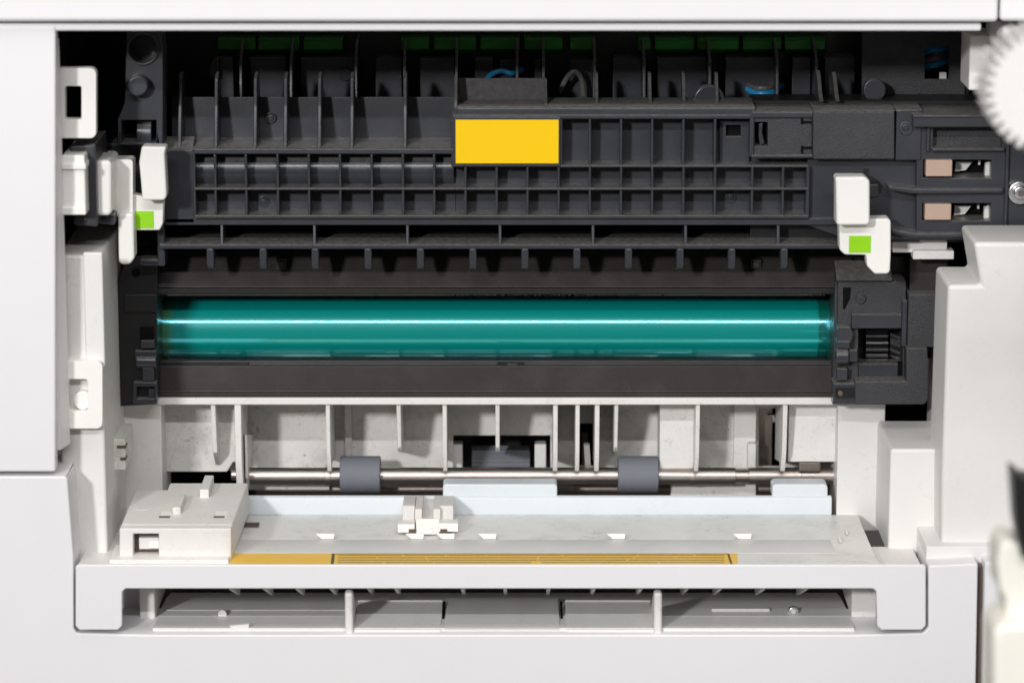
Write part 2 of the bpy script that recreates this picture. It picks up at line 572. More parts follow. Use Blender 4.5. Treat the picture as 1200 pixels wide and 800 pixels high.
for a, b in ((414.5, 517), (664, 767)):
    prof('slot_pad', [(744.3, 4.6), (737.5, 4.6), (735.5, 7), (705, 46), (702.5, 47), (702.5, 49), (742, 30)], a, b, 'floor', P, 0.5)
prof('slot_pad', [(737, 5.2), (736, 5.4), (727.5, 17), (700, 56), (700, 60), (739, 30)], 521, 656, 'floor', P, 0.3)
for px in (518.6, 659):
    rib('slot_slit', px, 2.6, [(744.4, 5.4), (704, 45), (706, 47), (744.4, 9)], 'void', P, 0)
disc('slot_hole', 260.5, 719.5, 5, 30, 33, 'inner', P, 0.2)
plate('slot_notch', [(268, 733), (292, 731), (291, 739), (275, 739)], 6.5, 9, 'inner', P, 0.15)
disc('slot_screw', 930, 717, 6, 34, 37, 'zinc', P, 0.4)
disc('slot_screw_head', 930, 716.5, 3, 33, 35, 'floor', P, 0.3)
box('slot_post', 163, 684, 181.5, 726, 26, 74, 'inner', P, 0.9)
box('slot_post', 998, 684, 1028, 724, 26, 74, 'inner', P, 0.9)
box('slot_side', 138, 684, 166, 740, 46, 56, 'shell', P, 0.3)
prof('slot_corner_floor', [(741, 4), (726, 30), (722, 46), (760, 46), (760, 4)], 140, 181, 'shell', P, 0.2)
prof('slot_corner_floor', [(741, 4), (724, 30), (720, 46), (760, 46), (760, 4)], 1000, 1030, 'shell', P, 0.2)

# ================================================================= MANUAL FEED TRAY
T = thing('feed_tray', 'grey white manual feed tray with raised front bar, below the steel roller shaft', 'tray', (0, 50, Zp(700, 0)))
# U-shaped bar
inner_l = [(143, 740)] if False else []
ubar = []
ubar += [(88.5, 664), (91, 661.6), (1083, 661.6), (1085, 664), (1085, 733), (1080, 738), (1033, 738), (1028, 733), (1027, 693),
         (1023, 689.5), (147, 689.5), (143, 693.5), (143, 733), (138, 738), (93, 738), (88.5, 733)]
plate('front_bar', ubar, -1.5, 0.6, 'shell', T, 0.7, seg=3)
prof('tray_plate', [(661.8, 0.65), (648, 24), (632.5, 50), (603, 99), (603, 108), (612, 108), (642, 50), (672, 0.65)], 92, 1030, 'tray', T, 0.15,
     ref=(661, 3))
prof('pressure_plate', [(603.5, 98.5), (600, 98), (583, 99), (580, 101), (580, 112), (603, 112)], 281, 975, 'ice', T, 0.6, ref=(590, 98))
plate('raised_tab', rrect(519, 567, 653, 584, 4, corners=(1, 1, 0, 0)), 100.5, 112.5, 'ice', T, 0.8)
plate('raised_tab', rrect(905, 567, 970, 584, 5, corners=(1, 1, 0, 0)), 100.5, 112.5, 'ice', T, 0.8)
prof('tray_ledge', [(647.6, 24), (632, 49.4), (632.8, 50.4), (648.4, 24.6)], 272, 979, 'floor', T, 0.15)
# warning label: a thin sheet on the slope, with its printed bar, frame and lines of small type
def slope(py, lift=0.0):
    Y = 0.65 + (661.8 - py) / (661.8 - 648) * 23.35
    return Y, Zp(py, Y) + lift


def sheet(name, px0, py0, px1, py1, lift, mat, parent, skew=0.0):
    Ya, za = slope(py0, lift)
    Yb, zb = slope(py1, lift)
    pts = [Vector((Xp(px0 + skew, Ya, py0), Ya, za)), Vector((Xp(px1 + skew, Ya, py0), Ya, za)),
           Vector((Xp(px1, Yb, py1), Yb, zb)), Vector((Xp(px0, Yb, py1), Yb, zb))]
    return link(name, extrude_loops([pts], Vector((0, -0.04, -0.12)), name), mat, parent, 0)


lb = sheet('warning_label', 269, 648.3, 864, 661.6, 0.18, 'label', T)
lb['label'] = 'yellow warning label with rows of tiny dark print'
sheet('printed_bar', 387.5, 649, 391, 661, 0.26, 'print', lb, 1.5)
sheet('printed_bar', 856, 649, 858.5, 661, 0.26, 'print', lb, -4)
sheet('printed_frame', 391, 648.7, 852, 649.4, 0.26, 'print', lb)
for row in range(4):
    y0 = 650.4 + row * 2.8
    x = 396.0
    while x < 848:
        w = random.uniform(40, 150)
        if random.random() < 0.9:
            sheet('printed_line', x, y0, min(x + w, 849), y0 + 1.0, 0.26, 'type', lb)
        x += w + random.uniform(1.2, 2.4)
        if row == 3 and x > 560 and x < 700:
            x += 10
# bright quads standing in for the lit back walls of small recesses
for px in (381, 486, 522, 571, 722, 870):
    plate('notch_wall', [(px - 11, 625.3), (px + 11, 625.3), (px + 10, 631.5), (px - 4, 631.5)], 49.6, 51.0, 'ivory', T, 0.2)
box('plate_slot', 280, 615.6, 303, 617.2, 74, 80, 'seam', T, 0)

# left guide block
gb = bmesh.new()
Yf, Yb = 11.0, 100.0
zt = Zp(619, Yf)
def gtop(px, py):
    d = ray(px, py)
    t = (zt - CAM.z) / d.z
    q = CAM + d * t
    return q
front_l, front_r = at(140, 619, Yf), at(271, 619, Yf)
bl, b1, b2, br = gtop(157, 573.5), gtop(198, 573.5), gtop(199, 565.5), gtop(281.5, 565.5)
top = [front_l, front_r, Vector((front_r.x + 1.5, br.y, zt)), Vector((b2.x, br.y, zt)), Vector((b2.x, bl.y, zt)), Vector((front_l.x - 0.5, bl.y, zt))]
h_win = None
top[0] = Vector((front_l.x, Yf + 7, zt))
top[1] = Vector((front_r.x, Yf + 7, zt))
blk = extrude_loops([top], Vector((0, 0, Zp(657, Yf) - zt)), 'guide_block')
G1 = link('paper_guide', blk, 'inner', T, 0.9, seg=3)
G1['label'] = 'boxy white paper guide at the left end of the tray'
fw = plate('guide_face', rect(140, 619.05, 271, 658), Yf, Yf + 6.95, 'inner', G1, 0.6, holes=[rect(156, 625, 186, 652)])
box('guide_window', 155, 624, 187, 653, Yf + 6.5, Yf + 6.9, 'seam', G1, 0)
box('guide_catch', 163, 630, 186, 643, Yf + 3.5, Yf + 6.8, 'inner', G1, 0.2)
box('guide_catch', 174, 633, 189, 642, Yf + 2.4, Yf + 5, 'ivory', G1, 0.2)
def on_top(name, x0, y0, x1, y1, h, mat, bev=0.3):
    a, b = gtop((x0 + x1) / 2, y1), gtop((x0 + x1) / 2, y0)
    xa, xb = gtop(x0, y1).x, gtop(x1, y1).x
    return wbox(name, xa, xb, a.y, b.y, zt - 0.6, zt + h, mat, G1, bev)
on_top('guide_hole', 187, 599, 200, 606.5, 0.05, 'ivory', 0)
on_top('guide_hole', 251, 599, 265, 606.5, 0.05, 'ivory', 0)
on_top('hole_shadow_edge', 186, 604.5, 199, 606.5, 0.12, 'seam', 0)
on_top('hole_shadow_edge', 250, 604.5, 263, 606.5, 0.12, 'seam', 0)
on_top('guide_fin', 202, 586, 212, 602, 3.2, 'sooty', 0.5)
on_top('guide_fin', 234, 566, 245, 583, 4.0, 'inner', 0.5)
a = gtop(168, 593)
lpc = [Vector((a.x + 5.2 * math.cos(2 * math.pi * i / 28), a.y + 7 * math.sin(2 * math.pi * i / 28), zt - 0.4)) for i in range(28)]
link('guide_dimple', extrude_loops([lpc], Vector((0, 0, 0.5)), 'guide_dimple'), 'floor', G1, 0)
box('guide_foot', 128, 655.5, 268, 662, 4.5, 30, 'inner', T, 0.4)

# centre slider
sl = prof('centre_slider', [(626, 58), (607, 63), (606.5, 66), (622, 74)], 487, 515, 'inner', T, 0.4)
SB = [(608, 63), (596, 68), (583, 92), (580, 98), (580, 101), (602, 101), (618, 68)]
prof('slider_bar', SB, 486, 494.5, 'inner', sl, 0.4)
prof('slider_bar', SB, 507.5, 516, 'inner', sl, 0.4)
prof('slider_slot', [(610, 70), (590, 88), (583, 100), (602, 101), (616, 74)], 494, 508, 'floor', sl, 0.1)
for s, (x0, x1) in enumerate(((471, 485.5), (514.5, 531))):
    prof('slider_wing', [(620, 62), (592, 74), (580.5, 97), (580.5, 101), (602, 101), (623, 64)], x0, x1, 'inner', sl, 0.5)
box('slider_foot', 466, 614, 486, 624, 58, 66, 'ivory', sl, 0.4)
box('slider_foot', 514, 613, 537, 623, 58, 66, 'ivory', sl, 0.4)
box('slider_gap', 479, 620, 487, 624.5, 57.4, 60, 'print', sl, 0)
box('slider_gap', 516, 620, 524, 624.5, 57.4, 60, 'print', sl, 0)
# right end ramp of the tray
prof('corner_floor', [(668, 3.2), (640, 52), (660, 52), (690, 3.2)], 1030, 1083, 'inner', T, 0.3, ref=(661, 3.2))
for px, py, Y in ((985, 635, 42), (993, 626, 58)):  # fins added in place of two notches, to give their shaded shapes
    prof('notch_fin', [(py, Y), (py - 3.5, Y + 2), (py - 7, Y + 9), (py - 3, Y + 9)], px - 1.5, px + 1.5, 'inner', T, 0.2)
# ribs hanging under the tray
for px in (268, 308, 346, 386, 430, 462, 540, 590, 641, 694, 749, 803, 842, 893, 943):
    lean = (600 - px) / 330 * 5
    Y0, Y1 = 13.0, 58.0
    x0 = Xp(px, Y0, 690)
    z0 = Zp(689, Y0)
    pts = [Vector((x0, Y0, z0 + 2)), Vector((x0, Y0, z0 - 0.5)), Vector((x0, Y1, Zp(692, Y1) - 2.0)), Vector((x0, Y1, z0 + 2))]
    link('under_rib', extrude_loops([pts], Vector((1.6, 0, 0)), 'under_rib'), 'inner', T, 0.2)

# ================================================================= ROLLER SHAFT
R = thing('feed_roller_shaft', 'polished steel shaft carrying two grey rubber feed rollers above the tray', 'roller shaft',
          (0, 125, Zp(557, 125) - 9))
SY = 125
cyl_x('shaft', 287, 862, 557.3, SY, 4.15, 'steel', R, 0.3)
cyl_x('shaft_neck', 861.5, 877.5, 557.3, SY, 3.2, 'steel', R, 0.1)
cyl_x('shaft_end', 877, 985, 557.3, SY, 4.15, 'steel', R, 0.3)
cyl_x('shaft_tip', 271, 290, 556, SY, 2.6, 'steel', R, 0.5)
for px in (811, 935, 384):
    cyl_x('shaft_collar', px - 3.5, px + 3.5, 557.3, SY, 4.45, 'steel', R, 0.2)
for px in (422.5, 747.5):
    cyl_x('rubber_roller', px - 23.6, px + 23.6, 555.6, SY, 9.0, 'rubber', R, 0.7, n=56, seg=3)
box('shaft_clip', 936, 541, 962, 553.5, 119.5, 124, 'darksteel', R, 0.8)

# ================================================================= DRUM UNIT
D = thing('drum_unit', 'black drum unit holding a shiny teal green photoconductor drum', 'drum unit', (0, 125, Zp(468, 112)))
DY = 130.0
rr = 15.2
zc = Zp(383.0, DY)
drum_py = 383.0
dr = cyl_x('drum', 180, 982, drum_py, DY, rr, 'drum', D, 0, n=128)
dr['label'] = 'long glossy teal green cylinder'
# upper wall of the housing
prof('housing_wall', [(337, 98.5), (300, 108), (268, 121), (262, 150), (330, 150), (337, 114)], 140, 1000, 'brown', D, 0.5)
prof('housing_lip', [(344.2, 98.5), (337.8, 97.2), (337.0, 114), (343, 114)], 182, 980, 'jet', D, 0.25)
box('square_hole', 323, 303, 336, 316, 103.5, 112, 'jet', D, 0)
box('square_hole', 880, 304, 892, 314, 103.5, 112, 'jet', D, 0)
box('hole_insert', 325, 306, 333, 316, 102.9, 110, 'brown', D, 0.1)
box('hole_insert', 882, 307, 889, 314, 102.9, 110, 'brown', D, 0.1)
# lower bar
prof('lower_bar', [(466.5, 105), (461, 103.5), (459, 105.4), (428.5, 106), (427.5, 109), (422.3, 109.2), (421, 112), (440, 114), (467, 114)], 186, 977, 'brown', D, 0.4)
box('bar_slot', 583, 425, 613, 431, 106.6, 109, 'jet', D, 0)
box('slot_insert', 594, 426, 606, 430, 106.3, 108, 'gloss', D, 0.2)
box('bar_step', 186, 424.5, 291, 428.5, 107.8, 112, 'jet', D, 0.2)
box('housing_floor', 182, 424, 980, 470, 142, 150, 'jet', D, 0)
# left end housing
le = plate('left_end_cap', [(134, 336), (150, 300), (184, 300), (184, 470), (183, 474), (140, 476)], 90, 142, 'jet', D, 0.6)
box('cap_ledge', 146, 345, 183, 366, 88, 92, 'jet', le, 0.4)
box('cap_notch', 164, 384, 180, 399, 88.5, 91, 'void', le, 0)
box('cap_tab', 165, 399, 181, 408, 86.5, 92, 'black', le, 0.4)
box('cap_latch', 158, 411, 183, 422, 86, 92, 'gloss', le, 0.5)
cyl_x('cap_pin', 160, 183.5, 423, 88, 3.4, 'gloss', le, 0.5)
box('cap_tab', 167, 431, 180.5, 447, 86.5, 92, 'black', le, 0.4)
plate('cap_frame', rect(156, 448, 184, 473), 85.5, 91, 'gloss', le, 0.4, holes=[rect(160, 453, 181, 467)])
box('cap_insert', 174, 456, 181, 466, 87, 91, 'gloss', le, 0.3)
disc('cap_dimple', 159, 320, 5, 89, 92, 'void', le, 0.2)
# right end housing
re_ = plate('right_end_cap', rect(982, 330, 1062, 474), 92, 142, 'texblack', D, 0.5,
            holes=[rect(1006, 385, 1058, 446)])
re_['label'] = 'blocky end cap with a window onto black gear teeth'
box('cap_back', 984, 300, 1100, 420, 112, 142, 'jet', re_, 0.4)
prof('cap_roof', [(330, 91), (328.5, 90), (322, 94), (305, 104), (305, 112), (330, 112)], 980, 1046, 'texblack', re_, 0.4)
box('cap_upper_step', 998, 368, 1057, 385, 88.5, 93, 'black', re_, 0.5)
plate('cap_slot', [(988, 337), (997, 337), (996, 350), (990, 362), (988, 362)], 91.4, 93, 'void', re_, 0)  # black overlay painted as the shade in the slot
disc('cap_boss', 1009, 350, 6, 90.5, 93, 'texblack', re_, 0.5)
disc('cap_boss_core', 1009, 350, 3, 90.1, 93, 'black', re_, 0.3)
plate('cap_corner', [(1062, 408), (1087, 408), (1088, 468), (1083, 474), (1002, 474), (1002, 447), (1062, 447)], 82, 112, 'texblack', re_, 0.6)
box('cap_side', 1064, 345, 1099, 407, 86, 120, 'texblack', re_, 0.6)
box('cap_side', 1066, 300, 1110, 344, 96, 130, 'brown', re_, 0.5)
box('cap_rib', 1057, 352, 1063, 406, 88, 93, 'black', re_, 0.5)
prof('window_ramp', [(426, 93), (420, 106), (446, 100), (446, 93)], 1004, 1064, 'gloss', re_, 0.4)
box('window_hole', 1052, 425, 1062, 440, 92.5, 96, 'void', re_, 0)
# gear seen through the window
gz, gy = Zp(404, 112), 112
gr = cyl_x('gear', 1012, 1038, 404, gy, 9.9, 'void', D, 0.2)
for i in range(22):
    a = 2 * math.pi * i / 22
    c = Vector((0, gy + 10.9 * math.cos(a), gz + 10.9 * math.sin(a)))
    bmx = bmesh.new()
    bmesh.ops.create_cube(bmx, size=1)
    x0, x1 = Xp(1012, gy, 404), Xp(1038, gy, 404)
    rm = Matrix.Rotation(a, 3, 'X')
    for v in bmx.verts:
        v.co = Vector(((x0 + x1) / 2, 0, 0)) + c + rm @ Vector((v.co.x * (x1 - x0), v.co.y * 1.9, v.co.z * 1.1))
    link('gear_tooth', to_mesh(bmx, 'gear_tooth'), 'black', gr, 0.15)
gr2 = cyl_x('gear', 1041, 1060, 400, gy + 2, 9.0, 'jet', D, 0.2)
for i in range(16):
    a = 2 * math.pi * i / 16
    c = Vector((0, gy + 2 + 9.4 * math.cos(a), Zp(400, gy + 2) + 9.4 * math.sin(a)))
    bmx = bmesh.new()
    bmesh.ops.create_cube(bmx, size=1)
    x0, x1 = Xp(1041, gy, 404), Xp(1060, gy, 404)
    rm = Matrix.Rotation(a, 3, 'X')
    for v in bmx.verts:
        w = rm @ Vector((0, v.co.y * 1.9, v.co.z * 1.2))
        v.co = Vector(((x0 + x1) / 2 + v.co.x * (x1 - x0), 0, 0)) + c + w + Vector((0, 0, v.co.x * -3.0))
    link('gear_tooth', to_mesh(bmx, 'gear_tooth'), 'black', gr2, 0.15)
# bracket column between drum and right end
rb = box('side_bracket', 977, 330, 986, 474, 96, 140, 'texblack', D, 0.5)
plate('bracket_tab', [(982, 383), (997, 383), (1000, 392), (997, 403), (982, 401)], 86, 94, 'black', rb, 0.5)
box('bracket_tab', 981, 400, 996, 408, 84, 92, 'gloss', rb, 0.4)
cyl_x('bracket_pin', 979, 994, 417, 88, 4.0, 'gloss', rb, 0.6)
box('bracket_tab', 995, 410, 1005, 424, 86, 92, 'gloss', rb, 0.5)
box('bracket_tab', 981, 432, 993, 446, 85, 92, 'black', rb, 0.4)
box('bracket_foot', 976.5, 449, 1003, 473.5, 83, 96, 'gloss', rb, 0.6)
plate('foot_plate', rect(979, 454, 1001, 466), 82.4, 83.2, 'jet', rb, 0.1)
disc('foot_screw', 985, 461, 3, 82.0, 83.5, 'darksteel', rb, 0.2)
# toner crumbs caught along the drum's upper edge: too many to count
bm = bmesh.new()
for i in range(1500):
    u = random.random()
    if u < 0.62:
        px = random.gauss(640, 70)
        spread = 5.5 * math.exp(-((px - 640) / 95.0) ** 2) + 0.6
    elif u < 0.8:
        px = random.uniform(200, 975)
        spread = 1.3
    else:
        px = random.gauss(968, 9)
        spread = 9
        if px > 981:
            continue
    py = 343.5 + abs(random.gauss(0, 1)) * spread * 0.75
    dz = Zp(py, DY - 10)
    # drop the crumb onto the drum surface
    Y = DY
    for _ in range(6):
        z = Zp(py, Y)
        k = rr * rr - (z - zc) ** 2
        Y = DY - math.sqrt(max(k, 0.0)) if k > 0 else DY - 2
    p = Vector((Xp(px, Y, py), Y, Zp(py, Y)))
    s = random.uniform(0.10, 0.34)
    r = bmesh.ops.create_icosphere(bm, subdivisions=1, radius=s)
    for v in r['verts']:
        v.co = Vector((v.co.x * random.uniform(0.8, 1.6), v.co.y * 0.6, v.co.z)) + p
crumbs = link('toner_crumbs', to_mesh(bm, 'toner_crumbs'), 'dust', D, 0)
crumbs['kind'] = 'stuff'

# ================================================================= BLACK GUIDE UNIT ABOVE THE DRUM
G = thing('ribbed_guide_unit', 'charcoal plastic guide unit with a ribbed grid and yellow sticker above the drum', 'guide unit',
          (0, 90, Zp(292, 76)))
FY = 74.0          # front of the ribs
CYL = 87.0         # bottom of the cells
# backing
box('grid_backing', 190, 176, 534, 262, CYL, CYL + 8, 'black', G, 0.3)
box('grid_backing', 534, 136, 982, 262, CYL, CYL + 8, 'black', G, 0.3)
prof('side_face', [(262, 76), (176, 76), (168, 79), (160, 86), (160, 92), (262, 92)], 193, 228.5, 'black', G, 0.6)
box('side_post', 184, 262, 193, 312, 78, 92, 'gloss', G, 0.8)
box('side_foot', 163, 303, 187, 312, 78, 88, 'gloss', G, 1.2)
box('bottom_band', 193, 255.8, 983, 263.8, 76, 88, 'black', G, 0.4)
# rounded backing of the left upper cells
n = 14
cz = (Zp(181, CYL) + Zp(221, CYL)) / 2
pts = []
for i in range(n + 1):
    t = i / n
    py = 180 + t * 42
    pts.append((py, CYL + 0.5 - 4.6 * math.sin(math.pi * min(1, max(0, t))) ** 0.8))
pts += [(222, CYL + 2), (180, CYL + 2)]
prof('curved_backing', pts, 228, 531.5, 'gloss', G, 0)
cols = [253, 289, 326, 362.5, 399, 436, 472.5, 509, 545.5, 582, 618, 654.5, 691, 727.5, 764, 800.5, 837.5, 881, 917]
def grid_rib(px, py0, py1, w=3.0):
    return rib('grid_rib', px, w, [(py1, FY), (py0, FY), (py0, CYL + 0.5), (py1, CYL + 0.5)], 'black', G, 0.45)
for px in cols:
    grid_rib(px, 181 if px < 530 else 196, 254)
grid_rib(228.5, 178, 256)
grid_rib(946, 194, 256, 4)
for (x0, x1, y0, y1) in ((227, 948, 252.2, 256.4), (227, 948, 220.2, 223.2), (227, 533, 174.5, 180.6), (655, 948, 193.6, 196.6),
                         (530, 886, 134.5, 139.6)):
    box('grid_rail', x0, y0, x1, y1, FY - 0.4, CYL + 0.4, 'black', G, 0.5)
for px in (691, 727.5, 764, 800.5, 837.5):
    grid_rib(px, 140, 194)
grid_rib(657, 140, 194, 4)
grid_rib(531, 140, 196, 4)
# plate that carries the sticker
sp = box('sticker_plate', 531, 137, 657, 195.5, FY - 1.2, CYL, 'black', G, 0.4)
st = box('sticker', 534, 140.5, 654.5, 191.5, FY - 1.55, FY - 1.15, 'yellow', sp, 0)
st['label'] = 'plain bright yellow rectangular sticker'
# screw bosses moulded in cells
for px, py, Y in ((309, 236.5, CYL), (856.5, 231.5, CYL), (317, 138.5, 97)):
    bs = disc('moulded_boss', px, py, 6.6, Y - 0.8, Y + 0.5, 'gloss', G, 0.3)
    disc('boss_core', px, py, 3.4, Y - 1.6, Y + 0.4, 'gloss', bs, 0.4)
# pocket cell with square window
plate('window_frame', rect(843, 141, 878, 192), CYL - 3.5, CYL + 0.2, 'black', G, 0.4, holes=[rect(851, 147, 868, 160)])
box('window_dark', 850, 146, 869, 161, CYL - 0.3, CYL + 0.1, 'void', G, 0)
# band above the sticker row, and its lit top
prof('upper_band', [(136, FY + 0.6), (127, FY + 0.6), (125.5, FY + 1.5), (114.5, 97), (114.5, 100), (136, 100)], 533, 885, 'black', G, 0.5)
for px in (700, 763, 803, 842):
    rib('upper_fin', px, 4, [(127, 78), (115, 90), (86, 98), (84, 104), (118, 104)], 'black', G, 0.3)
disc('half_disc', 831, 119, 19, 94, 100, 'gloss', G, 1.0)
for px, y0 in ((963, 82), (982, 84)):
    rib('upper_fin', px, 5, [(119, 80), (110, 88), (y0 + 6, 98), (y0, 104), (118, 104)], 'black', G, 0.3)
disc('half_disc', 1025, 106, 13.5, 96, 101, 'black', G, 0.8)
# pocket over the sticker
prof('pocket', [(136, 75), (125, 75), (123.5, 77), (119, 92), (92, 98), (91.5, 101), (136, 101)], 535, 640, 'black', G, 0.4)
rib('pocket_side', 534, 4, [(138, FY + 0.2), (126, FY + 0.2), (88, 88), (88, 102), (138, 102)], 'black', G, 0.3)
rib('pocket_side', 640, 3, [(126, 76), (122, 80), (92, 95), (92, 102), (126, 102)], 'black', G, 0.3)
# concave cells of the upper left
prof('cell_wall', [(176, 75), (172, 78), (166, 88), (163, 97.5), (114, 98), (113.5, 105), (176, 105)], 196, 532, 'black', G, 0.4)
for px in (210, 252.5, 298.5, 334, 374, 412, 474.5):
    rib('cell_rib', px, 4.4, [(174, 76.5), (168, 78), (92, 88), (86, 94), (84, 99), (120, 106), (174, 106)], 'black', G, 0.5)
# the cylindrical scoops on the floor of the cells
# shelf with teeth
prof('shelf', [(291.5, 75), (287, 75), (285.5, 76.5), (274, 100), (274, 103), (283, 101), (291.5, 80)], 187, 986, 'gloss', G, 0.35)
box('shelf_back', 187, 262, 986, 284, 103, 107, 'void', G, 0)
for px in (260, 368.5, 477.5, 586, 695, 803.5, 912):
    rib('shelf_rib', px, 3.2, [(288, 76), (262, 77.5), (262, 103), (280, 103)], 'black', G, 0.25)
tooth0 = None
for px in (246, 308, 369, 431, 492.5, 554, 615, 676, 736.5, 797, 857.5, 919):
    x = Xp(px, 75, 300)
    if tooth0 is None:
        tooth0 = rib('tooth', px, 8.6, [(291, 75.2), (312, 75.2), (315, 77), (315, 79), (291, 92)], 'gloss', G, 0.8, seg=3)
        tx = x
    else:
        t = tooth0.copy()
        S.collection.objects.link(t)
        t.location.x += (x - tx) * MM
# left end plate of the unit
plate('left_end_plate', [(148, 36), (189, 36), (191, 60), (191, 170), (138, 170), (138, 140), (146, 120)], 66, 84, 'black', G, 0.5,
      holes=[circ(167, 58, 16.5, 32), rect(142, 141, 183, 168)])
plate('round_rim', circ(167, 58, 19, 36), 64.5, 67, 'black', G, 0.4, holes=[circ(167, 58, 16.6, 32)])
disc('round_recess', 167, 58, 18, 80, 82, 'gloss', G, 0)
disc('button', 161, 101, 12, 58, 68, 'black', G, 0.8)
box('bore', 138, 139, 188, 170, 82, 85, 'void', G, 0)
cyl_x('bore_shaft', 162, 179, 156, 76, 7, 'gloss', G, 0.4)
box('left_end_block', 130, 168, 196, 254, 88, 108, 'black', G, 0.8)
# structures in the dark under the top panel
box('rear_wall', 192, 20, 1012, 122, 150, 154, 'jet', G, 0)
for x0, x1, y0 in ((256, 274, 67), (293, 336, 67), (352, 416, 68), (440, 471, 69), (492, 533, 69), (556, 578, 69), (586, 605, 71),
                   (626, 638, 70), (668, 696, 71), (718, 752, 69), (770, 828, 68), (850, 910, 68), (928, 950, 68), (966, 1002, 68)):
    box('rear_panel', x0, y0, x1, 118, 132, 150, 'black', G, 0.5)
plate('rear_lobe', [(250, 68), (257, 68), (257, 92), (246, 92), (244, 86), (246, 76)], 128, 134, 'black', G, 0.5)
for px in (282, 341, 417, 474, 535, 606, 637, 697, 755, 832, 911, 957):
    rib('rear_rib', px, 3.5, [(120, 112), (74, 116), (50, 130), (40, 150), (120, 150)], 'black', G, 0.3)
segs = [(256, 300), (303, 351), (356, 402), (470, 503), (509, 558), (563, 609), (614, 659), (668, 696), (748, 762), (767, 813),
        (817, 865), (870, 915), (919, 966)]
for x0, x1 in segs:
    gs = prof('green_guide', [(62, 141), (58, 138.5), (48, 138.5), (44, 141), (40, 150), (62, 150)], x0, x1, 'pcb', G, 0.3)
disc('wheel_ring', 405, 88, 7.5, 130, 133, 'gloss', G, 0.4)
# right arm
plate('arm_face', [(946, 186), (1078, 186), (1078, 284), (1000, 284), (946, 264)], 79, 96, 'black', G, 0.5)
box('arm_back', 880, 118, 1200, 284, 90, 112, 'jet', G, 0.3)
prof('arm_top', [(134, 73), (131, 73), (129.5, 74.5), (118, 100), (118, 104), (136, 104)], 883, 953, 'black', G, 0.5)
prof('arm_top', [(131, 72), (129.5, 72), (128, 73.5), (115, 101), (115, 106), (136, 106)], 952.5, 1049, 'black', G, 0.5)
prof('arm_top', [(131, 71.5), (129, 71.5), (127.5, 73), (113.5, 103), (113.5, 108), (136, 108)], 1049.5, 1081, 'black', G, 0.5)
prof('arm_top', [(138, 66), (135.5, 66), (134, 68), (117, 104), (117, 108), (140, 108)], 1070, 1212, 'black', G, 0.5)
plate('arm_cover', rect(952.5, 131, 1048.5, 187), 70.5, 90, 'texblack', G, 0.7)
c1 = plate('arm_cover', rect(880.5, 136, 952, 183), 74.5, 90, 'texblack', G, 0.5, holes=[rect(884.5, 143.5, 899.5, 171.5)])
box('arm_frame', 880.5, 131, 954, 138.5, 72.5, 90, 'black', G, 0.7)
box('arm_frame', 880.5, 181.5, 953, 185.5, 72.5, 90, 'black', G, 0.6)
box('arm_frame', 878.5, 133, 883.5, 184, 73, 90, 'black', G, 0.5)
box('slot_dark', 884, 143, 900, 172, 86, 89, 'void', G, 0)
plate('slot_spring', [(889.5, 146), (894, 144.5), (893, 156), (896, 168), (891, 171), (889, 160)], 76, 82, 'gloss', G, 0.3)
for y0, y1, yy in ((139, 146, 143), (171, 180, 173)):
    plate('latch_slot', [(938.5, y0), (941.5, y0), (941.5, yy - 1), (952.5, yy - 1), (952.5, yy + 2), (941.5, yy + 2), (941.5, y1), (938.5, y1)],
          74.2, 76, 'void', G, 0)  # flat black patch painted for the dark inside the latch slot
box('arm_column', 1050, 130, 1080, 188, 72, 92, 'black', G, 0.6)
bs = disc('moulded_boss', 1062, 151, 8, 71, 73, 'black', G, 0.4)
disc('boss_core', 1061.5, 150, 4, 70.3, 72, 'gloss', bs, 0.5)
# contact housing
plate('contact_housing', [(1076, 140), (1212, 140), (1212, 281), (1076, 281), (1040, 280), (1040, 274), (1074, 274), (1074, 224),
                          (1074, 186), (1076, 184)], 73, 92, 'black', G, 0.5,
      holes=[rect(1094, 142, 1174, 173), rect(1082, 187.5, 1162, 208.5), rect(1081, 238.5, 1161, 258.5)])
box('inset_panel', 1090, 138, 1178, 176, 79, 90, 'texblack', G, 0.3)
box('housing_ridge', 1070, 134.5, 1212, 149.5, 67, 90, 'black', G, 0.8)
box('housing_ridge', 1092, 173.5, 1178, 178, 70, 90, 'black', G, 0.8)
box('housing_ridge', 1178, 140, 1182.5, 276, 70.5, 90, 'black', G, 0.7)
box('housing_ridge', 1086, 140, 1090, 178, 71, 90, 'black', G, 0.6)
plate('housing_ridge', [(1040, 217), (1072, 221), (1176, 221), (1176, 227), (1068, 227.5), (1042, 223)], 69, 90, 'black', G, 0.9)
plate('housing_ridge', [(1044, 268), (1074, 273), (1212, 272.5), (1212, 278.5), (1068, 279), (1046, 274)], 69, 90, 'black', G, 0.9)
for y0, y1, dx in ((187.5, 207, 0), (239, 258, -1.2)):
    ct = box('contact_block', 1085 + dx, y0, 1116 + dx, y1, 70, 84, 'tan', G, 0.5)
    box('slot_back', 1078 + dx, y0 - 3, 1166 + dx, y1 + 4, 89, 92, 'void', G, 0)
    plate('slot_strip', [(1155 + dx, y0 + 4), (1162 + dx, y0), (1162 + dx, y1 + 2), (1154 + dx, y1 + 2)], 80, 84, 'inner', G, 0.2)
    plate('slot_strip', [(1120 + dx, y0 + 2), (1140 + dx, y0 + 2), (1132 + dx, y0 + 12), (1119 + dx, y0 + 14)], 85, 88, 'inner', G, 0.2)
    box('slot_pin', 1146.5 + dx, y0, 1149 + dx, y0 + 6, 82, 84, 'inner', G, 0.2)
sc = disc('housing_screw', 1195.5, 226.5, 14, 70, 74, 'zinc', G, 0.8)
disc('screw_head', 1196.5, 226.5, 8.5, 67, 71, 'zinc', sc, 1.0)
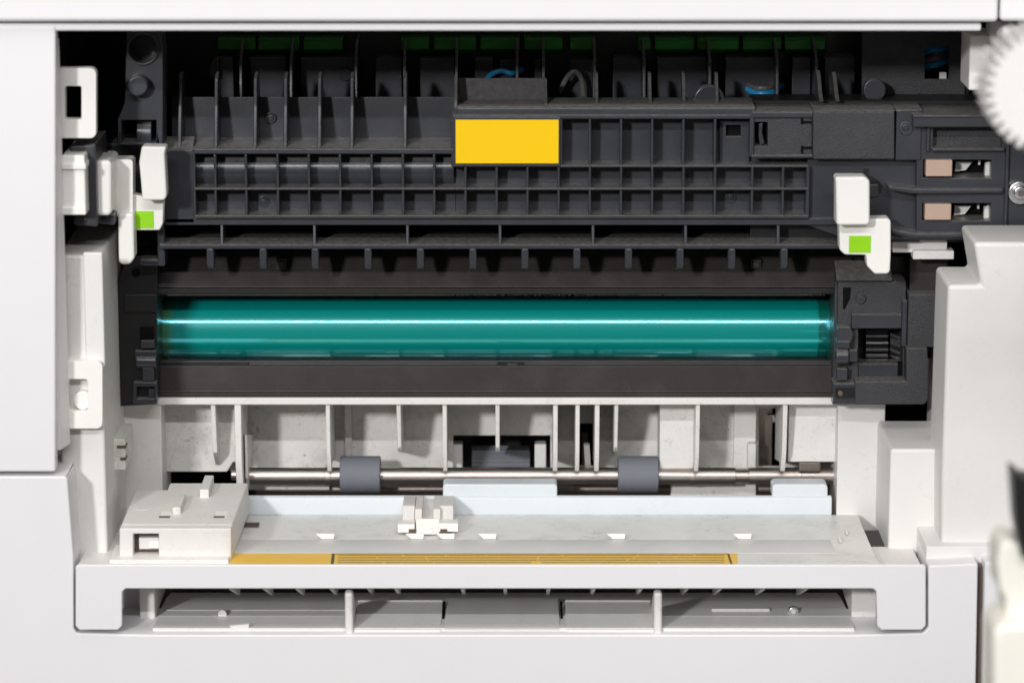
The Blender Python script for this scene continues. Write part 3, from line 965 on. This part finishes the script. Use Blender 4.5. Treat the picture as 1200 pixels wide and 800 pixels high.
disc('screw_recess', 1197, 226.5, 4, 66.9, 67.3, 'darksteel', sc, 0)
box('white_strip', 1046, 281, 1110, 296, 84, 92, 'inner', P, 0.4)
box('white_strip', 1070, 294, 1118, 304, 80, 90, 'inner', P, 0.4)
box('lever_ring', 1012, 198, 1018, 206, 78, 80, 'jet', G, 0)
plate('lever_ring', [(1003 + 13 * math.cos(t / 10), 218 + 16 * math.sin(t / 10)) for t in range(-16, 17)] +
      [(1003 + 31 * math.cos(t / 10), 220 + 16 * math.sin(t / 10)) for t in range(16, -17, -1)], 78.4, 80, 'jet', G, 0.1)
box('lever_bar', 1012, 216, 1030, 231, 77.5, 82, 'black', G, 0.6)
# right rear plate with square window
plate('rear_plate', rect(1010, 30, 1131, 122), 112, 116, 'texblack', G, 0.4, holes=[rect(1084, 55, 1112.5, 93.5)])
box('rear_plate_edge', 1131, 40, 1136, 118, 114, 130, 'jet', G, 0.3)
plate('rear_window_tab', rect(1101, 85, 1109, 93), 116.5, 118, 'inner', G, 0)
# levers
LV = plate('release_lever', rrect(130, 187, 155.5, 254, 4), 56, 68, 'ivory', G, 1.0, seg=3,
           holes=[rrect(131.5, 199, 136, 207, 1.2)])
LV['label'] = 'ivory release lever with a small bright green sticker at the left end'
plate('lever_cap', rrect(110.5, 188, 130.5, 253, 6), 36, 66, 'ivory', LV, 1.6, seg=3)
plate('lever_stem', [(138, 250), (156.5, 250), (157.5, 303), (152, 310), (141, 310), (139, 306)], 52, 64, 'ivory', LV, 1.2, seg=3)
plate('lever_arm', [(154, 227), (192, 236), (191, 262), (187, 270), (154, 270)], 60, 67, 'ivory', LV, 0.8, seg=3)
plate('lever_tab', [(166, 171.5), (195, 172), (193, 180), (195, 222), (195, 231), (192, 235), (167, 235), (163, 190)], 48, 58, 'ivory', LV, 1.2, seg=3)
sk = box('green_sticker', 156, 247.5, 180, 267.5, 59.6, 60.2, 'green', LV, 0)
RV = plate('release_lever', [(983, 258), (1019, 256.5), (1041, 256), (1044, 259), (1044, 298), (1043, 318), (1040, 321), (1025, 321), (1016, 312),
                             (1015, 299), (990, 298.5), (984, 293)], 56, 66, 'ivory', G, 1.1, seg=3)
RV['label'] = 'ivory release lever with a small bright green sticker at the right end'
plate('lever_tab', [(978, 209), (981, 207), (1014, 207), (1019.5, 212), (1019.5, 262), (1016, 264), (982, 264.5), (979.5, 261), (979.5, 214)],
      46, 57, 'ivory', RV, 1.3, seg=3)
box('green_sticker', 995, 276.5, 1020.5, 296, 55.6, 56.2, 'green', RV, 0)

# ================================================================= CABLES
def cable(pxs, r, mat, label, group=None):
    pts = curve_pts([at(*p) for p in pxs])
    o = tube('cable', pts, r, mat, None)
    o['label'] = label
    o['category'] = 'cable'
    if group:
        o['group'] = group
    return o
cable([(1066, 70, 140), (1085, 60, 126), (1100, 57, 124), (1130, 50, 135)], 1.9, 'blue',
      'blue cable crossing the top of the square window in the black plate')
cable([(1066, 80, 140), (1085, 72, 126), (1100, 67, 124), (1130, 57, 135)], 2.0, 'greycable',
      'grey cable between the two blue cables behind the square window')
cable([(1066, 84, 140), (1086, 78, 126), (1102, 74, 124), (1130, 62, 135)], 1.6, 'blue',
      'lower blue cable below the grey one in the square window')
cable([(868, 94, 140), (884, 103, 127), (893, 103.5, 124), (903, 103, 127), (915, 96, 140)], 1.2, 'greycable',
      'grey cable looping over two blue ones behind the right arm')
cable([(868, 98, 140), (884, 109, 127), (893, 110.5, 123), (904, 109, 127), (916, 100, 140)], 1.7, 'blue',
      'bright blue cable loop resting behind the right arm cover')
cable([(566, 100, 132), (575, 88, 128), (588, 83, 127), (600, 86, 126), (612, 82, 132)], 1.3, 'blue',
      'blue cable arching just above the black pocket over the yellow sticker')
cable([(656, 108, 124), (664, 92, 122), (673, 84, 121), (681, 92, 122), (684, 112, 124)], 1.3, 'greycable',
      'dark cable arching behind the black ribs right of the pocket')

# ================================================================= OPEN SIDE DOOR (close to the lens)
O = thing('open_side_door', 'open white side door with a ridged wheel and cream hinge, close to the lens', 'printer door', (330, -180, -175))
DYN = -300.0
dx0 = Xp(1245, 0)
wbox('door_panel', dx0, dx0 + 14, -380, -4.6, -170, 170, 'shell', O, 1.5)
bm_pts = []
cx, cy, R0 = 1228, 108, 74
for i in range(34):
    a0 = 2 * math.pi * i / 34
    for da, rad in ((0.0, R0), (0.06, R0), (0.095, R0 - 11), (0.14, R0 - 11)):
        bm_pts.append((cx + rad * math.cos(a0 + da), cy + rad * math.sin(a0 + da)))
plate('ridged_wheel', bm_pts, DYN + 60, DYN + 90, 'cover', O, 0.6)
box('wheel_axle', 1215, 95, 1365, 121, DYN + 70, DYN + 82, 'cream', O, 0.5)
plate('dark_seal', [(1186, 549), (1200, 560), (1400, 580), (1400, 668), (1198, 656), (1190, 610)], DYN, DYN + 14, 'jet', O, 1.5, seg=3)
plate('hinge_arm', [(1168, 655), (1173, 638), (1184, 632), (1200, 640), (1240, 650), (1400, 700), (1400, 745), (1176, 745), (1180, 730), (1178, 700), (1170, 690)],
      DYN + 6, DYN + 30, 'cream', O, 2.0, seg=3)
plate('hinge_knuckle', rrect(1164, 730, 1400, 870, 18), DYN - 4, DYN + 26, 'cream', O, 3.0, seg=4)
